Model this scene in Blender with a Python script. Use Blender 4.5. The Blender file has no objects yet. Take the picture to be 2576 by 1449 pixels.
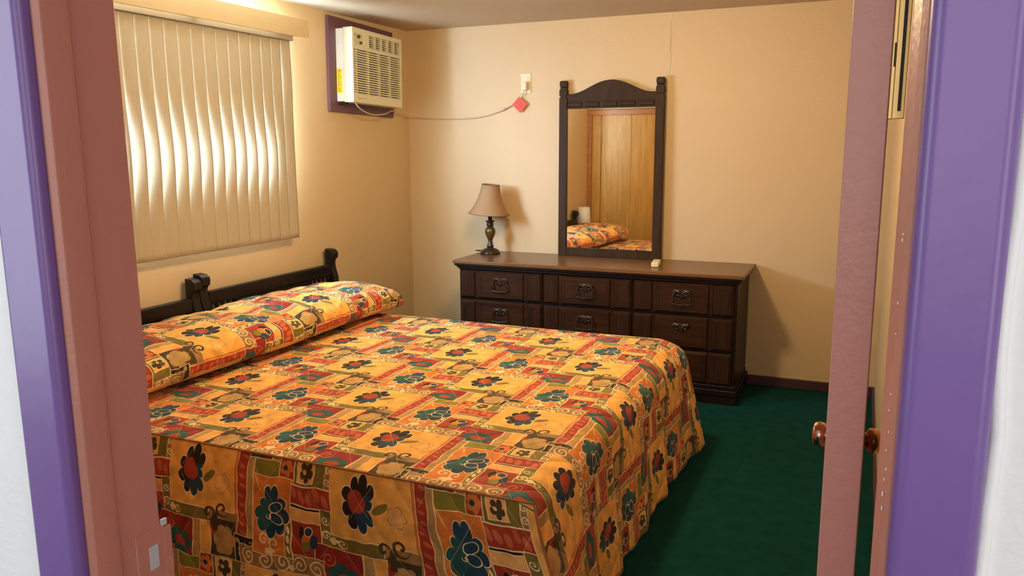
import bpy, math, random
from mathutils import Matrix, Vector
random.seed(7)
S = bpy.context.scene
COL = S.collection
R = math.radians

# ------------------------------------------------------------------ camera, world, lights, exposure
cam_d = bpy.data.cameras.new('camera')
cam = bpy.data.objects.new('camera', cam_d)
COL.objects.link(cam)
F_PX, IMG_W, IMG_H = 2018.388, 2576, 1449
cam_d.sensor_width = 36.0
cam_d.sensor_fit = 'HORIZONTAL'
cam_d.lens = F_PX / IMG_W * 36.0
cam_d.clip_start = 0.02
YAW, PITCH, ROLL = 0.413294709, -0.174375286, -0.00606820067
cam.matrix_world = (Matrix.Translation((3.04347767, -5.10684518, 1.49239543))
                    @ Matrix.Rotation(YAW, 4, 'Z') @ Matrix.Rotation(R(90), 4, 'X')
                    @ Matrix.Rotation(PITCH, 4, 'X') @ Matrix.Rotation(ROLL, 4, 'Z'))
S.camera = cam

world = bpy.data.worlds.new('daylight')
S.world = world
world.use_nodes = True
world.node_tree.nodes['Background'].inputs[0].default_value = (0.80, 0.90, 1.0, 1)
world.node_tree.nodes['Background'].inputs[1].default_value = 1.0

def area(name, loc, target, sx, sy, power, color):
    d = bpy.data.lights.new(name, 'AREA')
    d.shape = 'RECTANGLE'; d.size = sx; d.size_y = sy; d.energy = power; d.color = color
    o = bpy.data.objects.new(name, d); COL.objects.link(o)
    o.location = loc
    o.rotation_euler = (Vector(target) - Vector(loc)).to_track_quat('-Z', 'Y').to_euler()
    return o

area('window_daylight', (-0.145, -2.15, 1.74), (1.0, -2.15, 1.74), 1.41, .89, 490, (0.60, 0.79, 1.0))
area('hall_daylight', (3.0, -7.1, 1.75), (2.6, -4.5, 1.3), 1.6, 1.4, 17, (1.0, 0.93, 0.90))
area('hall_side_fill', (4.5, -5.7, 1.5), (2.2, -4.7, 1.4), 1.0, 1.4, 15, (1.0, 0.95, 0.93))  # added fill from the right of the hall, brightens the left jamb
area('hall_window_daylight', (0.68, -5.55, 1.5), (2.2, -4.9, 1.4), 1.0, 1.4, 21, (0.84, 0.93, 1.0))
ld = bpy.data.lights.new('ceiling_lamp_light', 'POINT')
ld.energy = 60; ld.color = (1.0, 0.74, 0.40); ld.shadow_soft_size = 0.09
lo = bpy.data.objects.new('ceiling_lamp_light', ld); COL.objects.link(lo)
lo.location = (1.75, -2.0, 2.17)

S.view_settings.view_transform = 'Standard'
S.view_settings.look = 'None'
S.view_settings.exposure = 0.30
S.view_settings.gamma = 1.0
S.view_settings.use_curve_mapping = False
S.cycles.use_denoising = True
S.cycles.max_bounces = 10
S.cycles.diffuse_bounces = 6

# ------------------------------------------------------------------ mesh helpers
class MB:
    def __init__(s, off=(0, 0, 0)):
        s.v, s.f, s.o, s.uv = [], [], Vector(off), {}
    def add(s, vs, fs):
        n = len(s.v)
        s.v += [tuple(Vector(p) - s.o) for p in vs]
        s.f += [tuple(i + n for i in f) for f in fs]
        return n
    def box(s, a, b):
        x0, y0, z0 = a; x1, y1, z1 = b
        s.add([(x0,y0,z0),(x1,y0,z0),(x1,y1,z0),(x0,y1,z0),(x0,y0,z1),(x1,y0,z1),(x1,y1,z1),(x0,y1,z1)],
              [(0,3,2,1),(4,5,6,7),(0,1,5,4),(1,2,6,5),(2,3,7,6),(3,0,4,7)])
        return s
    def frustum_y(s, a, b, inset):
        """box whose -Y face is inset (raised bevelled panel facing -Y)"""
        x0, y0, z0 = a; x1, y1, z1 = b; i = inset
        s.add([(x0+i,y0,z0+i),(x1-i,y0,z0+i),(x1,y1,z0),(x0,y1,z0),(x0+i,y0,z1-i),(x1-i,y0,z1-i),(x1,y1,z1),(x0,y1,z1)],
              [(0,3,2,1),(4,5,6,7),(0,1,5,4),(1,2,6,5),(2,3,7,6),(3,0,4,7)])
        return s
    def prism(s, pts, axis, a, b):
        """polygon extruded along axis; pts are the two other coordinates in xyz order"""
        def mk(p, w):
            q = list(p); q.insert(axis, w); return tuple(q)
        n = len(pts)
        vs = [mk(p, a) for p in pts] + [mk(p, b) for p in pts]
        fs = [tuple(range(n-1, -1, -1)), tuple(range(n, 2*n))]
        fs += [(i, (i+1) % n, n+(i+1) % n, n+i) for i in range(n)]
        s.add(vs, fs)
        return s
    def lathe(s, prof, c=(0,0,0), seg=24, axis=2, cap=True):
        vs, fs = [], []
        m = len(prof)
        for i in range(seg):
            t = 2*math.pi*i/seg
            for r, h in prof:
                p = [r*math.cos(t), r*math.sin(t)]; p.insert(axis, h)
                vs.append((p[0]+c[0], p[1]+c[1], p[2]+c[2]))
        for i in range(seg):
            j = (i+1) % seg
            for k in range(m-1):
                fs.append((i*m+k, j*m+k, j*m+k+1, i*m+k+1))
        if cap:
            fs.append(tuple(i*m for i in range(seg))[::-1])
            fs.append(tuple(i*m+m-1 for i in range(seg)))
        s.add(vs, fs)
        return s
    def tube(s, path, r, seg=8, closed=False):
        P = [Vector(p) for p in path]; n = len(P)
        rr = r if isinstance(r, (list, tuple)) else [r]*n
        vs, fs = [], []
        up = None
        for i in range(n):
            t = (P[min(i+1, n-1)] - P[max(i-1, 0)]).normalized()
            if up is None:
                up = Vector((0,0,1)) if abs(t.z) < .9 else Vector((1,0,0))
            a = t.cross(up)
            if a.length < 1e-6: a = t.orthogonal()
            a.normalize(); b = a.cross(t).normalized(); up = b
            for k in range(seg):
                w = 2*math.pi*k/seg
                vs.append(tuple(P[i] + (a*math.cos(w) + b*math.sin(w))*rr[i]))
        for i in range(n-1):
            for k in range(seg):
                l = (k+1) % seg
                fs.append((i*seg+k, i*seg+l, (i+1)*seg+l, (i+1)*seg+k))
        fs.append(tuple(range(seg))[::-1]); fs.append(tuple((n-1)*seg+k for k in range(seg)))
        s.add(vs, fs)
        return s
    def grid(s, nu, nv, fn, flip=False, uvfn=None):
        n = len(s.v)
        for i in range(nu+1):
            for j in range(nv+1):
                u, v = i/nu, j/nv
                p = fn(u, v)
                if uvfn: s.uv[len(s.v)] = uvfn(u, v)
                s.v.append(tuple(Vector(p) - s.o))
        for i in range(nu):
            for j in range(nv):
                a = n + i*(nv+1) + j
                q = (a, a+nv+1, a+nv+2, a+1)
                s.f.append(q[::-1] if flip else q)
        return s
    def build(s, name, mat, parent=None, smooth=False, bevel=0, seg=2, soft=True):
        me = bpy.data.meshes.new(name)
        me.from_pydata(s.v, [], s.f)
        if s.uv:
            ul = me.uv_layers.new(name='UVMap')
            for lp in me.loops:
                ul.data[lp.index].uv = s.uv.get(lp.vertex_index, (0, 0))
        me.materials.append(mat)
        if smooth:
            me.polygons.foreach_set('use_smooth', [True]*len(me.polygons))
        me.update()
        o = bpy.data.objects.new(name, me)
        COL.objects.link(o)
        if parent: o.parent = parent
        if bevel:
            b = o.modifiers.new('bevel', 'BEVEL'); b.width = bevel; b.segments = seg; b.limit_method = 'ANGLE'; b.harden_normals = soft
            if soft: me.polygons.foreach_set('use_smooth', [True]*len(me.polygons))
        return o

def thing(name, label, cat, loc=(0,0,0), rot=(0,0,0), group=None):
    o = bpy.data.objects.new(name, None); COL.objects.link(o)
    o.empty_display_size = .1
    o.location = loc; o.rotation_euler = rot
    return tag(o, label, cat, group)
def tag(o, label, cat, group=None):
    o['label'] = label; o['category'] = cat
    if group: o['group'] = group
    return o
def struct(o, label=None):
    o['kind'] = 'structure'
    if label: o['label'] = label
    return o

# ------------------------------------------------------------------ node helpers
def newmat(name):
    m = bpy.data.materials.new(name); m.use_nodes = True
    nt = m.node_tree; b = nt.nodes['Principled BSDF']
    return m, nt, b
def sock(nt, v, inp):
    if hasattr(v, 'is_output'): nt.links.new(v, inp)
    else: inp.default_value = v
def rgba(c): return (c[0], c[1], c[2], 1)

def plain(name, col, rough=.5, metal=0, noise=0.0, nscale=20, bump=0.0, bscale=200, spec=.5, stretch=None, coat=0):
    """principled with a little noise in the colour and a fine bump"""
    m, nt, b = newmat(name)
    b.inputs['Roughness'].default_value = rough
    b.inputs['Metallic'].default_value = metal
    b.inputs['Specular IOR Level'].default_value = spec
    b.inputs['Coat Weight'].default_value = coat
    tc = nt.nodes.new('ShaderNodeTexCoord')
    src = tc.outputs['Object']
    if stretch:
        mp = nt.nodes.new('ShaderNodeMapping'); mp.inputs['Scale'].default_value = stretch
        nt.links.new(src, mp.inputs['Vector']); src = mp.outputs[0]
    n = nt.nodes.new('ShaderNodeTexNoise'); n.inputs['Scale'].default_value = nscale; n.inputs['Detail'].default_value = 4
    nt.links.new(src, n.inputs['Vector'])
    mx = nt.nodes.new('ShaderNodeMix'); mx.data_type = 'RGBA'
    mx.inputs[6].default_value = rgba([max(0, c*(1-noise)) for c in col])
    mx.inputs[7].default_value = rgba([min(1, c*(1+noise)) for c in col])
    nt.links.new(n.outputs[0], mx.inputs[0]); nt.links.new(mx.outputs[2], b.inputs['Base Color'])
    if bump:
        n2 = nt.nodes.new('ShaderNodeTexNoise'); n2.inputs['Scale'].default_value = bscale; n2.inputs['Detail'].default_value = 3
        nt.links.new(src, n2.inputs['Vector'])
        bp = nt.nodes.new('ShaderNodeBump'); bp.inputs['Strength'].default_value = bump; bp.inputs['Distance'].default_value = .004
        nt.links.new(n2.outputs[0], bp.inputs['Height']); nt.links.new(bp.outputs[0], b.inputs['Normal'])
    return m

def wood(name, dark, light, rough=.35, axis=0, scale=1.0, bump=.15):
    """grain running along an axis"""
    m, nt, b = newmat(name)
    b.inputs['Roughness'].default_value = rough
    b.inputs['Specular IOR Level'].default_value = .24
    tc = nt.nodes.new('ShaderNodeTexCoord')
    mp = nt.nodes.new('ShaderNodeMapping')
    sc = [22*scale]*3; sc[axis] = 1.6*scale
    mp.inputs['Scale'].default_value = sc
    nt.links.new(tc.outputs['Object'], mp.inputs['Vector'])
    n = nt.nodes.new('ShaderNodeTexNoise'); n.inputs['Scale'].default_value = 1.6; n.inputs['Detail'].default_value = 6
    n.inputs['Roughness'].default_value = .62; n.inputs['Distortion'].default_value = .9
    nt.links.new(mp.outputs[0], n.inputs['Vector'])
    cr = nt.nodes.new('ShaderNodeValToRGB')
    cr.color_ramp.elements[0].position = .33; cr.color_ramp.elements[0].color = rgba(dark)
    cr.color_ramp.elements[1].position = .68; cr.color_ramp.elements[1].color = rgba(light)
    nt.links.new(n.outputs[0], cr.inputs[0]); nt.links.new(cr.outputs[0], b.inputs['Base Color'])
    bp = nt.nodes.new('ShaderNodeBump'); bp.inputs['Strength'].default_value = bump; bp.inputs['Distance'].default_value = .002
    nt.links.new(n.outputs[0], bp.inputs['Height']); nt.links.new(bp.outputs[0], b.inputs['Normal'])
    return m

# ------------------------------------------------------------------ bedspread print, built from node arithmetic
PX, ROW = 0.62, 0.355
def print_material(name):
    m, nt, b = newmat(name)
    b.inputs['Roughness'].default_value = .75
    b.inputs['Specular IOR Level'].default_value = .2
    b.inputs['Sheen Weight'].default_value = .1
    def M(op, *a):
        n = nt.nodes.new('ShaderNodeMath'); n.operation = op
        for i, v in enumerate(a): sock(nt, v, n.inputs[i])
        return n.outputs[0]
    tc = nt.nodes.new('ShaderNodeUVMap'); tc.uv_map = 'UVMap'
    nz = nt.nodes.new('ShaderNodeTexNoise'); nz.inputs['Scale'].default_value = 14; nz.inputs['Detail'].default_value = 1.5
    nt.links.new(tc.outputs[0], nz.inputs['Vector'])
    su = nt.nodes.new('ShaderNodeSeparateXYZ'); nt.links.new(tc.outputs[0], su.inputs[0])
    sn = nt.nodes.new('ShaderNodeSeparateColor'); nt.links.new(nz.outputs[1], sn.inputs[0])
    u = M('MULTIPLY_ADD', M('SUBTRACT', sn.outputs[0], .5), .022, su.outputs[0])
    v = M('MULTIPLY_ADD', M('SUBTRACT', sn.outputs[1], .5), .022, su.outputs[1])
    def frame(cx, cy):
        yy = M('MULTIPLY_ADD', v, 1/ROW, .5 - cy/1000/ROW)
        k = M('FLOOR', yy)
        gy = M('MULTIPLY_ADD', M('FRACT', yy), ROW*1000, cy - .5*ROW*1000)
        xx = M('MULTIPLY_ADD', k, -.5, M('MULTIPLY_ADD', u, 1/PX, .5 - cx/1000/PX))
        gx = M('MULTIPLY_ADD', M('FRACT', xx), PX*1000, cx - .5*PX*1000)
        return gx, gy
    cur = [None]
    def mix(mask, col):
        n = nt.nodes.new('ShaderNodeMix'); n.data_type = 'RGBA'
        nt.links.new(mask, n.inputs[0])
        sock(nt, cur[0] if cur[0] is not None else rgba(TAN), n.inputs[6])
        n.inputs[7].default_value = rgba(col)
        cur[0] = n.outputs[2]
    def rmask(fr, x0, x1, y0, y1):
        a = M('COMPARE', fr[0], (x0+x1)/2, (x1-x0)/2)
        return M('MULTIPLY', a, M('COMPARE', fr[1], (y0+y1)/2, (y1-y0)/2))
    def rect(fr, x0, x1, y0, y1, col, line=True):
        if line: mix(rmask(fr, x0-1.6, x1+1.6, y0-1.6, y1+1.6), CREAM)
        mix(rmask(fr, x0+1.0, x1-1.0, y0+1.0, y1-1.0) if line else rmask(fr, x0, x1, y0, y1), col)
    def local(fr, cx, cy, a, bb, rot=0):
        if rot:
            c, s = math.cos(rot), math.sin(rot)
            X = M('MULTIPLY_ADD', fr[0], c/a, (-cx*c - cy*s)/a); X = M('MULTIPLY_ADD', fr[1], s/a, X)
            Y = M('MULTIPLY_ADD', fr[0], -s/bb, (cx*s - cy*c)/bb); Y = M('MULTIPLY_ADD', fr[1], c/bb, Y)
        else:
            X = M('MULTIPLY_ADD', fr[0], 1/a, -cx/a); Y = M('MULTIPLY_ADD', fr[1], 1/bb, -cy/bb)
        return X, Y
    def rad(X, Y): return M('SQRT', M('MULTIPLY_ADD', X, X, M('MULTIPLY', Y, Y)))
    def ell(fr, cx, cy, a, bb, col, rot=0, line=0):
        X, Y = local(fr, cx, cy, a, bb, rot)
        r = M('MULTIPLY_ADD', X, X, M('MULTIPLY', Y, Y))
        if line: mix(M('LESS_THAN', r, (1+line)**2), CREAM)
        mix(M('LESS_THAN', r, 1.0), col)
    def petals(fr, cx, cy, a, bb, n, depth, col, ph=0, line=.07, rot=0, inner=None, cuts=()):
        X, Y = local(fr, cx, cy, a, bb, rot)
        r = rad(X, Y); t = M('ARCTAN2', Y, X)
        w = M('ABSOLUTE', M('COSINE', M('MULTIPLY_ADD', t, n/2, ph)))
        w = M('POWER', w, .45)
        Rr = M('MULTIPLY_ADD', w, depth, 1-depth)
        for (th, amt, pw) in cuts:
            c_ = M('MAXIMUM', M('COSINE', M('SUBTRACT', t, th)), 0.0)
            Rr = M('MULTIPLY_ADD', M('POWER', c_, pw), -amt, Rr)
        d = M('SUBTRACT', r, Rr)
        if line: mix(M('LESS_THAN', d, line), CREAM)
        msk = M('LESS_THAN', d, 0.0)
        mix(msk, col)
        for (ex, ey, ea, eb, ec) in (inner or []):
            X2, Y2 = local(fr, ex, ey, ea, eb)
            q = M('LESS_THAN', M('MULTIPLY_ADD', X2, X2, M('MULTIPLY', Y2, Y2)), 1.0)
            mix(M('MULTIPLY', q, msk), ec)
    def spiral(fr, cx, cy, rmax, turns, width, col, hand=1, ph=0):
        X, Y = local(fr, cx, cy, 1, 1)
        r = rad(X, Y); t = M('ARCTAN2', Y, X)
        q = M('FRACT', M('MULTIPLY_ADD', r, turns/rmax, M('MULTIPLY_ADD', t, hand/(2*math.pi), ph)))
        a = M('COMPARE', q, .5, width*turns/rmax/2)
        mix(M('MULTIPLY', a, M('LESS_THAN', r, rmax)), col)
    def leaves(fr, vertical, x0, x1, y0, y1, step, col):
        """small leaf marks marching along a band"""
        along, cross, c0, wd = (fr[1], fr[0], (x0+x1)/2, (x1-x0)) if vertical else (fr[0], fr[1], (y0+y1)/2, (y1-y0))
        t = M('MULTIPLY', M('SUBTRACT', M('FRACT', M('MULTIPLY', along, 1/step)), .5), step/(wd*.20))
        k = M('MULTIPLY_ADD', M('FLOOR', M('MULTIPLY', along, 1/step)), 2.4, 0.3)
        off = M('MULTIPLY', M('SINE', k), .5)
        cc = M('ADD', M('MULTIPLY_ADD', cross, 1/(wd*.30), -c0/(wd*.30)), M('MULTIPLY_ADD', t, .5, off))
        q = M('LESS_THAN', M('MULTIPLY_ADD', t, t, M('MULTIPLY', cc, cc)), 1.0)
        mix(M('MULTIPLY', q, rmask(fr, x0, x1, y0, y1)), col)
    TAN = (.34, .19, .075)
    Y_ = (.84, .44, .10); OR = (.66, .20, .035); RED = (.36, .045, .020); DRED = (.29, .025, .018)
    OLV = (.20, .155, .032); GRN = (.235, .215, .032); BLK = (.022, .016, .012); BLUE = (.016, .055, .095)
    TEAL = (.020, .10, .095); CREAM = (.90, .68, .36); DBR = (.065, .048, .020); LTAN = (.45, .28, .10)
    LRED = (.55, .13, .055); LOR = (.80, .45, .14)
    F2 = frame(60, -215)      # lower blocks
    rect(F2, -245, -135, -222, -92, RED)
    rect(F2, -162, -5, -310, -150, DRED)
    spiral(F2, -115, -190, 26, 1.6, 5, LRED, -1)
    petals(F2, -66, -238, 58, 44, 7, .30, TEAL, line=0, inner=[(-62, -240, 26, 17, RED)])
    rect(F2, -2, 30, -310, -150, LTAN)
    rect(F2, 31, 70, -310, -150, Y_)
    rect(F2, 72, 170, -310, -140, DBR, False)
    ell(F2, 98, -190, 22, 40, RED, .5)
    petals(F2, 124, -205, 42, 50, 6, .22, LTAN, line=0)
    rect(F2, 165, 262, -262, -176, BLK, True)
    petals(F2, 212, -232, 38, 22, 5, .3, LTAN, line=0)
    ell(F2, 178, -196, 10, 9, LTAN, 0)
    spiral(F2, 226, -196, 20, 1.0, 4, LTAN)
    F0 = frame(0, 0)          # the big square, its borders
    rect(F0, -125, 178, 92, 152, TAN)
    for cx, h in ((-88, 1), (-25, -1), (36, 1), (96, -1), (154, 1)):
        spiral(F0, cx, 120, 27, 1.7, 5.2, CREAM, h, .2*cx)
    petals(F0, 4, 150, 17, 15, 5, .5, CREAM, line=0)
    petals(F0, 66, 106, 12, 11, 4, .5, CREAM, line=0)
    rect(F0, -240, -100, -42, 18, RED)
    leaves(F0, False, -236, -104, -40, 16, 27, LRED)
    rect(F0, -240, -136, -92, -50, LOR)
    rect(F0, -240, -136, -53, -44, BLK)
    rect(F0, -122, -97, 20, 92, TAN)
    spiral(F0, -110, 74, 13, 1.5, 4, CREAM, 1); spiral(F0, -109, 44, 13, 1.5, 4, CREAM, -1)
    rect(F0, -136, -102, -150, -42, OLV)
    rect(F0, -134, 62, -150, -110, OLV)
    spiral(F0, -120, -74, 14, 1.5, 4, CREAM, -1); spiral(F0, -119, -120, 17, 1.5, 4.4, CREAM, 1)
    petals(F0, -92, -128, 15, 13, 4, .5, CREAM, line=0); spiral(F0, -66, -130, 15, 1.4, 4, CREAM, -1)
    rect(F0, -101, 166, -108, 92, Y_)
    ell(F0, 66, -4, 30, 12, OLV, .6)
    petals(F0, 0, 0, 61, 84, 9, .36, BLK, ph=.25, line=.05, cuts=((-.1, .36, 6), (2.15, .10, 6)),
           inner=[(26, -34, 42, 62, BLUE), (-14, 6, 24, 34, RED), (-2, -2, 20, 26, RED)])
    petals(F0, 118, -20, 31, 33, 5, .62, LTAN, ph=.3, line=0)
    petals(F0, 118, -20, 27, 29, 5, .62, LOR, ph=.3, line=0)
    spiral(F0, 62, -122, 27, 1.15, 9, DBR, 1, .5); spiral(F0, 116, -104, 28, 1.15, 9, DBR, -1, .15)
    rect(F0, 80, 100, -176, -120, DBR, False)
    F1 = frame(310, -70)      # the blue flower block, red leaf band, small squares
    rect(F1, 166, 178, -112, 92, OR, False)
    rect(F1, 178, 215, -176, 92, RED)
    leaves(F1, True, 180, 213, -174, 90, 30, LRED)
    rect(F1, 215, 238, -176, 76, LTAN)
    rect(F1, 240, 336, 30, 76, GRN)
    rect(F1, 337, 388, 31, 95, RED)
    petals(F1, 362, 62, 24, 28, 5, .4, OR, line=0); ell(F1, 358, 62, 9, 9, BLUE, 0)
    rect(F1, 389, 499, 20, 93, OLV)
    rect(F1, 401, 459, 30, 88, LOR)
    petals(F1, 431, 59, 24, 28, 5, .55, DBR, ph=.6, line=0); ell(F1, 424, 60, 6, 6, LOR, 0)
    rect(F1, 240, 380, -218, 30, OR)
    rect(F1, 357, 378, -218, -100, OLV)
    for yy in (-125, -155, -190): ell(F1, 367, yy, 5, 13, CREAM, .2)
    ell(F1, 255, 10, 3, 34, LOR, .5)
    petals(F1, 308, -72, 68, 90, 9, .30, BLUE, ph=.9, line=.045, cuts=((2.5, .40, 4), (.75, .22, 8)),
           inner=[(272, -84, 44, 56, TEAL)])
    ell(F1, 326, -62, 22, 15, BLUE, .5, .16); ell(F1, 328, -96, 22, 14, BLUE, -.4, .16)
    spiral(F1, 304, -92, 10, 1.0, 3, CREAM)
    spiral(F1, 278, -170, 21, 1.5, 6, CREAM, 1); spiral(F1, 320, -178, 24, 1.3, 6, CREAM, -1)
    petals(F1, 300, -206, 22, 13, 5, .5, CREAM, line=0)
    ell(F1, 414, -126, 9, 20, BLK, 0); ell(F1, 436, -150, 20, 25, OR, .3)
    ell(F1, 456, -152, 13, 24, BLUE, -.3); ell(F1, 433, -170, 15, 17, GRN, 0); ell(F1, 440, -120, 13, 13, BLUE, 0, .2)
    d1 = M('ADD', su.outputs[0], M('MULTIPLY', su.outputs[1], .75)); d2 = M('SUBTRACT', su.outputs[0], M('MULTIPLY', su.outputs[1], .75))
    for d_ in (d1, d2):
        mix(M('MULTIPLY', M('COMPARE', M('FRACT', M('MULTIPLY_ADD', d_, 1/.17, .5)), .5, .0055), .33), CREAM)
    # water-colour unevenness of the print
    n2 = nt.nodes.new('ShaderNodeTexNoise'); n2.inputs['Scale'].default_value = 22; n2.inputs['Detail'].default_value = 4
    nt.links.new(tc.outputs[0], n2.inputs['Vector'])
    mr = nt.nodes.new('ShaderNodeMapRange'); mr.inputs[1].default_value = .3; mr.inputs[2].default_value = .7
    mr.inputs[3].default_value = .82; mr.inputs[4].default_value = 1.32
    nt.links.new(n2.outputs[0], mr.inputs[0])
    vm = nt.nodes.new('ShaderNodeVectorMath'); vm.operation = 'SCALE'
    nt.links.new(cur[0], vm.inputs[0]); nt.links.new(mr.outputs[0], vm.inputs['Scale'])
    nt.links.new(vm.outputs[0], b.inputs['Base Color'])
    # quilting: diagonal stitch lines press into the padding
    def stitch(d):
        q = M('ABSOLUTE', M('SUBTRACT', M('FRACT', M('MULTIPLY', d, 1/.17)), .5))
        return M('SMOOTH_MIN', M('MULTIPLY', M('SUBTRACT', .5, q), 6.0), 1.0, .4)
    hgt = M('MULTIPLY', stitch(d1), stitch(d2))
    n3 = nt.nodes.new('ShaderNodeTexNoise'); n3.inputs['Scale'].default_value = 9; n3.inputs['Detail'].default_value = 3
    nt.links.new(tc.outputs[0], n3.inputs['Vector'])
    hgt = M('MULTIPLY_ADD', n3.outputs[0], .9, hgt)
    bp = nt.nodes.new('ShaderNodeBump'); bp.inputs['Strength'].default_value = .7; bp.inputs['Distance'].default_value = .008
    nt.links.new(hgt, bp.inputs['Height']); nt.links.new(bp.outputs[0], b.inputs['Normal'])
    return m

# ------------------------------------------------------------------ materials
CREAMW = (.61, .465, .275)
m_wall = plain('cream wall paint', CREAMW, .55, noise=.03, nscale=3, bump=.25, bscale=90)
m_ceil = plain('cream ceiling paint', (.55, .44, .30), .7, noise=.03, nscale=3, bump=.25, bscale=80)
m_white = plain('white hall paint', (.80, .80, .80), .6, noise=.02, nscale=4, bump=.3, bscale=60)
m_carpet = plain('green carpet', (.0030, .052, .047), .95, noise=.45, nscale=14, bump=1.0, bscale=420, spec=.1)
m_purple = plain('purple gloss paint', (.165, .088, .285), .33, noise=.06, nscale=6, bump=.1, bscale=40)
m_mauve = plain('mauve brown paint', (.47, .195, .15), .36, noise=.05, nscale=8, bump=.15, bscale=120)
m_plum = plain('plum paint', (.13, .055, .085), .45, noise=.08, nscale=10, bump=.1)
m_base = plain('dark plum baseboard paint', (.055, .022, .032), .5, noise=.1, nscale=10)
m_vane = plain('beige blind fabric', (.44, .40, .31), .8, noise=.10, nscale=30, bump=.2, bscale=60, stretch=(6, 6, .25))
m_valance = plain('beige valance board', (.52, .40, .22), .7, noise=.06, nscale=30, stretch=(1, .3, 4))
m_ac = plain('cream appliance plastic', (.66, .65, .50), .45, noise=.03)
m_acw = plain('white enamelled steel', (.78, .80, .78), .4, noise=.02)
m_slot = plain('black void', (.012, .010, .009), .7)
m_knobg = plain('dark grey plastic', (.05, .045, .04), .5)
m_yellow = plain('yellow sticker', (.80, .62, .02), .5, noise=.2, nscale=120)
m_cord = plain('cream cord', (.62, .50, .36), .5)
m_red = plain('red paper tag', (.72, .07, .04), .6, noise=.08)
m_plate = plain('ivory plastic', (.72, .64, .44), .4)
m_ivory = plain('aged ivory plastic', (.70, .66, .40), .45)
m_dark = wood('near black stained wood', (.006, .005, .006), (.016, .012, .010), .38, axis=1, bump=.1)
m_darkz = wood('near black stained wood upright', (.007, .006, .006), (.018, .013, .011), .38, axis=2, bump=.1)
m_mirw = wood('dark walnut mirror frame', (.030, .015, .007), (.052, .028, .012), .5, axis=2, bump=.1)
m_mirw.node_tree.nodes['Principled BSDF'].inputs['Specular IOR Level'].default_value = .12
m_dtop = wood('walnut dresser top', (.13, .060, .020), (.19, .092, .032), .25, axis=0, bump=.03)
m_dcase = wood('dark walnut case', (.006, .003, .002), (.016, .0075, .004), .40, axis=2, bump=.1)
m_dfront = wood('walnut drawer front', (.018, .0062, .0020), (.048, .0165, .0045), .42, axis=0, bump=.12)
m_dfrontz = wood('walnut drawer panel', (.017, .0062, .0022), (.042, .0150, .0045), .42, axis=2, bump=.12)
m_brass = plain('aged dark brass', (.060, .042, .030), .36, metal=.75, noise=.3, nscale=60)
m_gold = plain('brass', (.52, .35, .13), .35, metal=.8, noise=.1)
m_knob = plain('polished bronze knob', (.60, .36, .24), .15, metal=1.0)
m_steel = plain('bare steel', (.55, .62, .68), .3, metal=.25)
m_lampw = plain('dark bronze lamp body', (.030, .018, .010), .25, noise=.4, nscale=60)
m_lampg = plain('antique gold lamp vase', (.12, .075, .022), .28, metal=.5, noise=.5, nscale=50)
m_shade = plain('taupe lampshade fabric', (.33, .20, .105), .8, noise=.06, nscale=200, bump=.1)
m_oak = wood('honey oak panel', (.40, .205, .042), (.56, .32, .085), .4, axis=2, scale=.8, bump=.1)
m_oakr = wood('reddish oak trim', (.34, .14, .05), (.46, .20, .08), .4, axis=0, bump=.1)
m_pshade = plain('pale lampshade fabric', (.62, .55, .45), .8, bump=.1)
m_alu = plain('white aluminium', (.75, .76, .76), .35, metal=.3)
m_mattress = plain('mattress ticking', (.6, .55, .48), .8, noise=.05)
m_print = print_material('printed quilted cotton')
m_pipe = plain('rust piping', (.36, .13, .04), .7, noise=.5, nscale=30)

mm, nt_, b_ = newmat('mirror silver')
b_.inputs['Metallic'].default_value = 1; b_.inputs['Roughness'].default_value = .02; b_.inputs['Base Color'].default_value = (.86, .85, .80, 1)
m_mirror = mm
mm, nt_, b_ = newmat('window glass')
gt_ = nt_.nodes.new('ShaderNodeBsdfTransparent'); gt_.inputs[0].default_value = (.96, .98, 1, 1)
gg_ = nt_.nodes.new('ShaderNodeBsdfGlossy'); gg_.inputs['Roughness'].default_value = .02
gf_ = nt_.nodes.new('ShaderNodeFresnel'); gf_.inputs[0].default_value = 1.45
gm_ = nt_.nodes.new('ShaderNodeMixShader')
gg2_ = nt_.nodes.new('ShaderNodeNewGeometry')
gb_ = nt_.nodes.new('ShaderNodeMath'); gb_.operation = 'SUBTRACT'; gb_.inputs[0].default_value = 1.0
nt_.links.new(gg2_.outputs['Backfacing'], gb_.inputs[1])
gx_ = nt_.nodes.new('ShaderNodeMath'); gx_.operation = 'MULTIPLY'
nt_.links.new(gf_.outputs[0], gx_.inputs[0]); nt_.links.new(gb_.outputs[0], gx_.inputs[1])
nt_.links.new(gx_.outputs[0], gm_.inputs[0]); nt_.links.new(gt_.outputs[0], gm_.inputs[1]); nt_.links.new(gg_.outputs[0], gm_.inputs[2])
nt_.links.new(gm_.outputs[0], nt_.nodes['Material Output'].inputs[0])
m_glass = mm
# ------------------------------------------------------------------ room shell
H = 2.30
XR = 3.17          # right wall
YF, YH = -4.40, -4.50   # door wall: room face, hall face
WY0, WY1, WZ0, WZ1 = -2.86, -1.44, 1.29, 2.19   # window opening in the left wall

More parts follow.
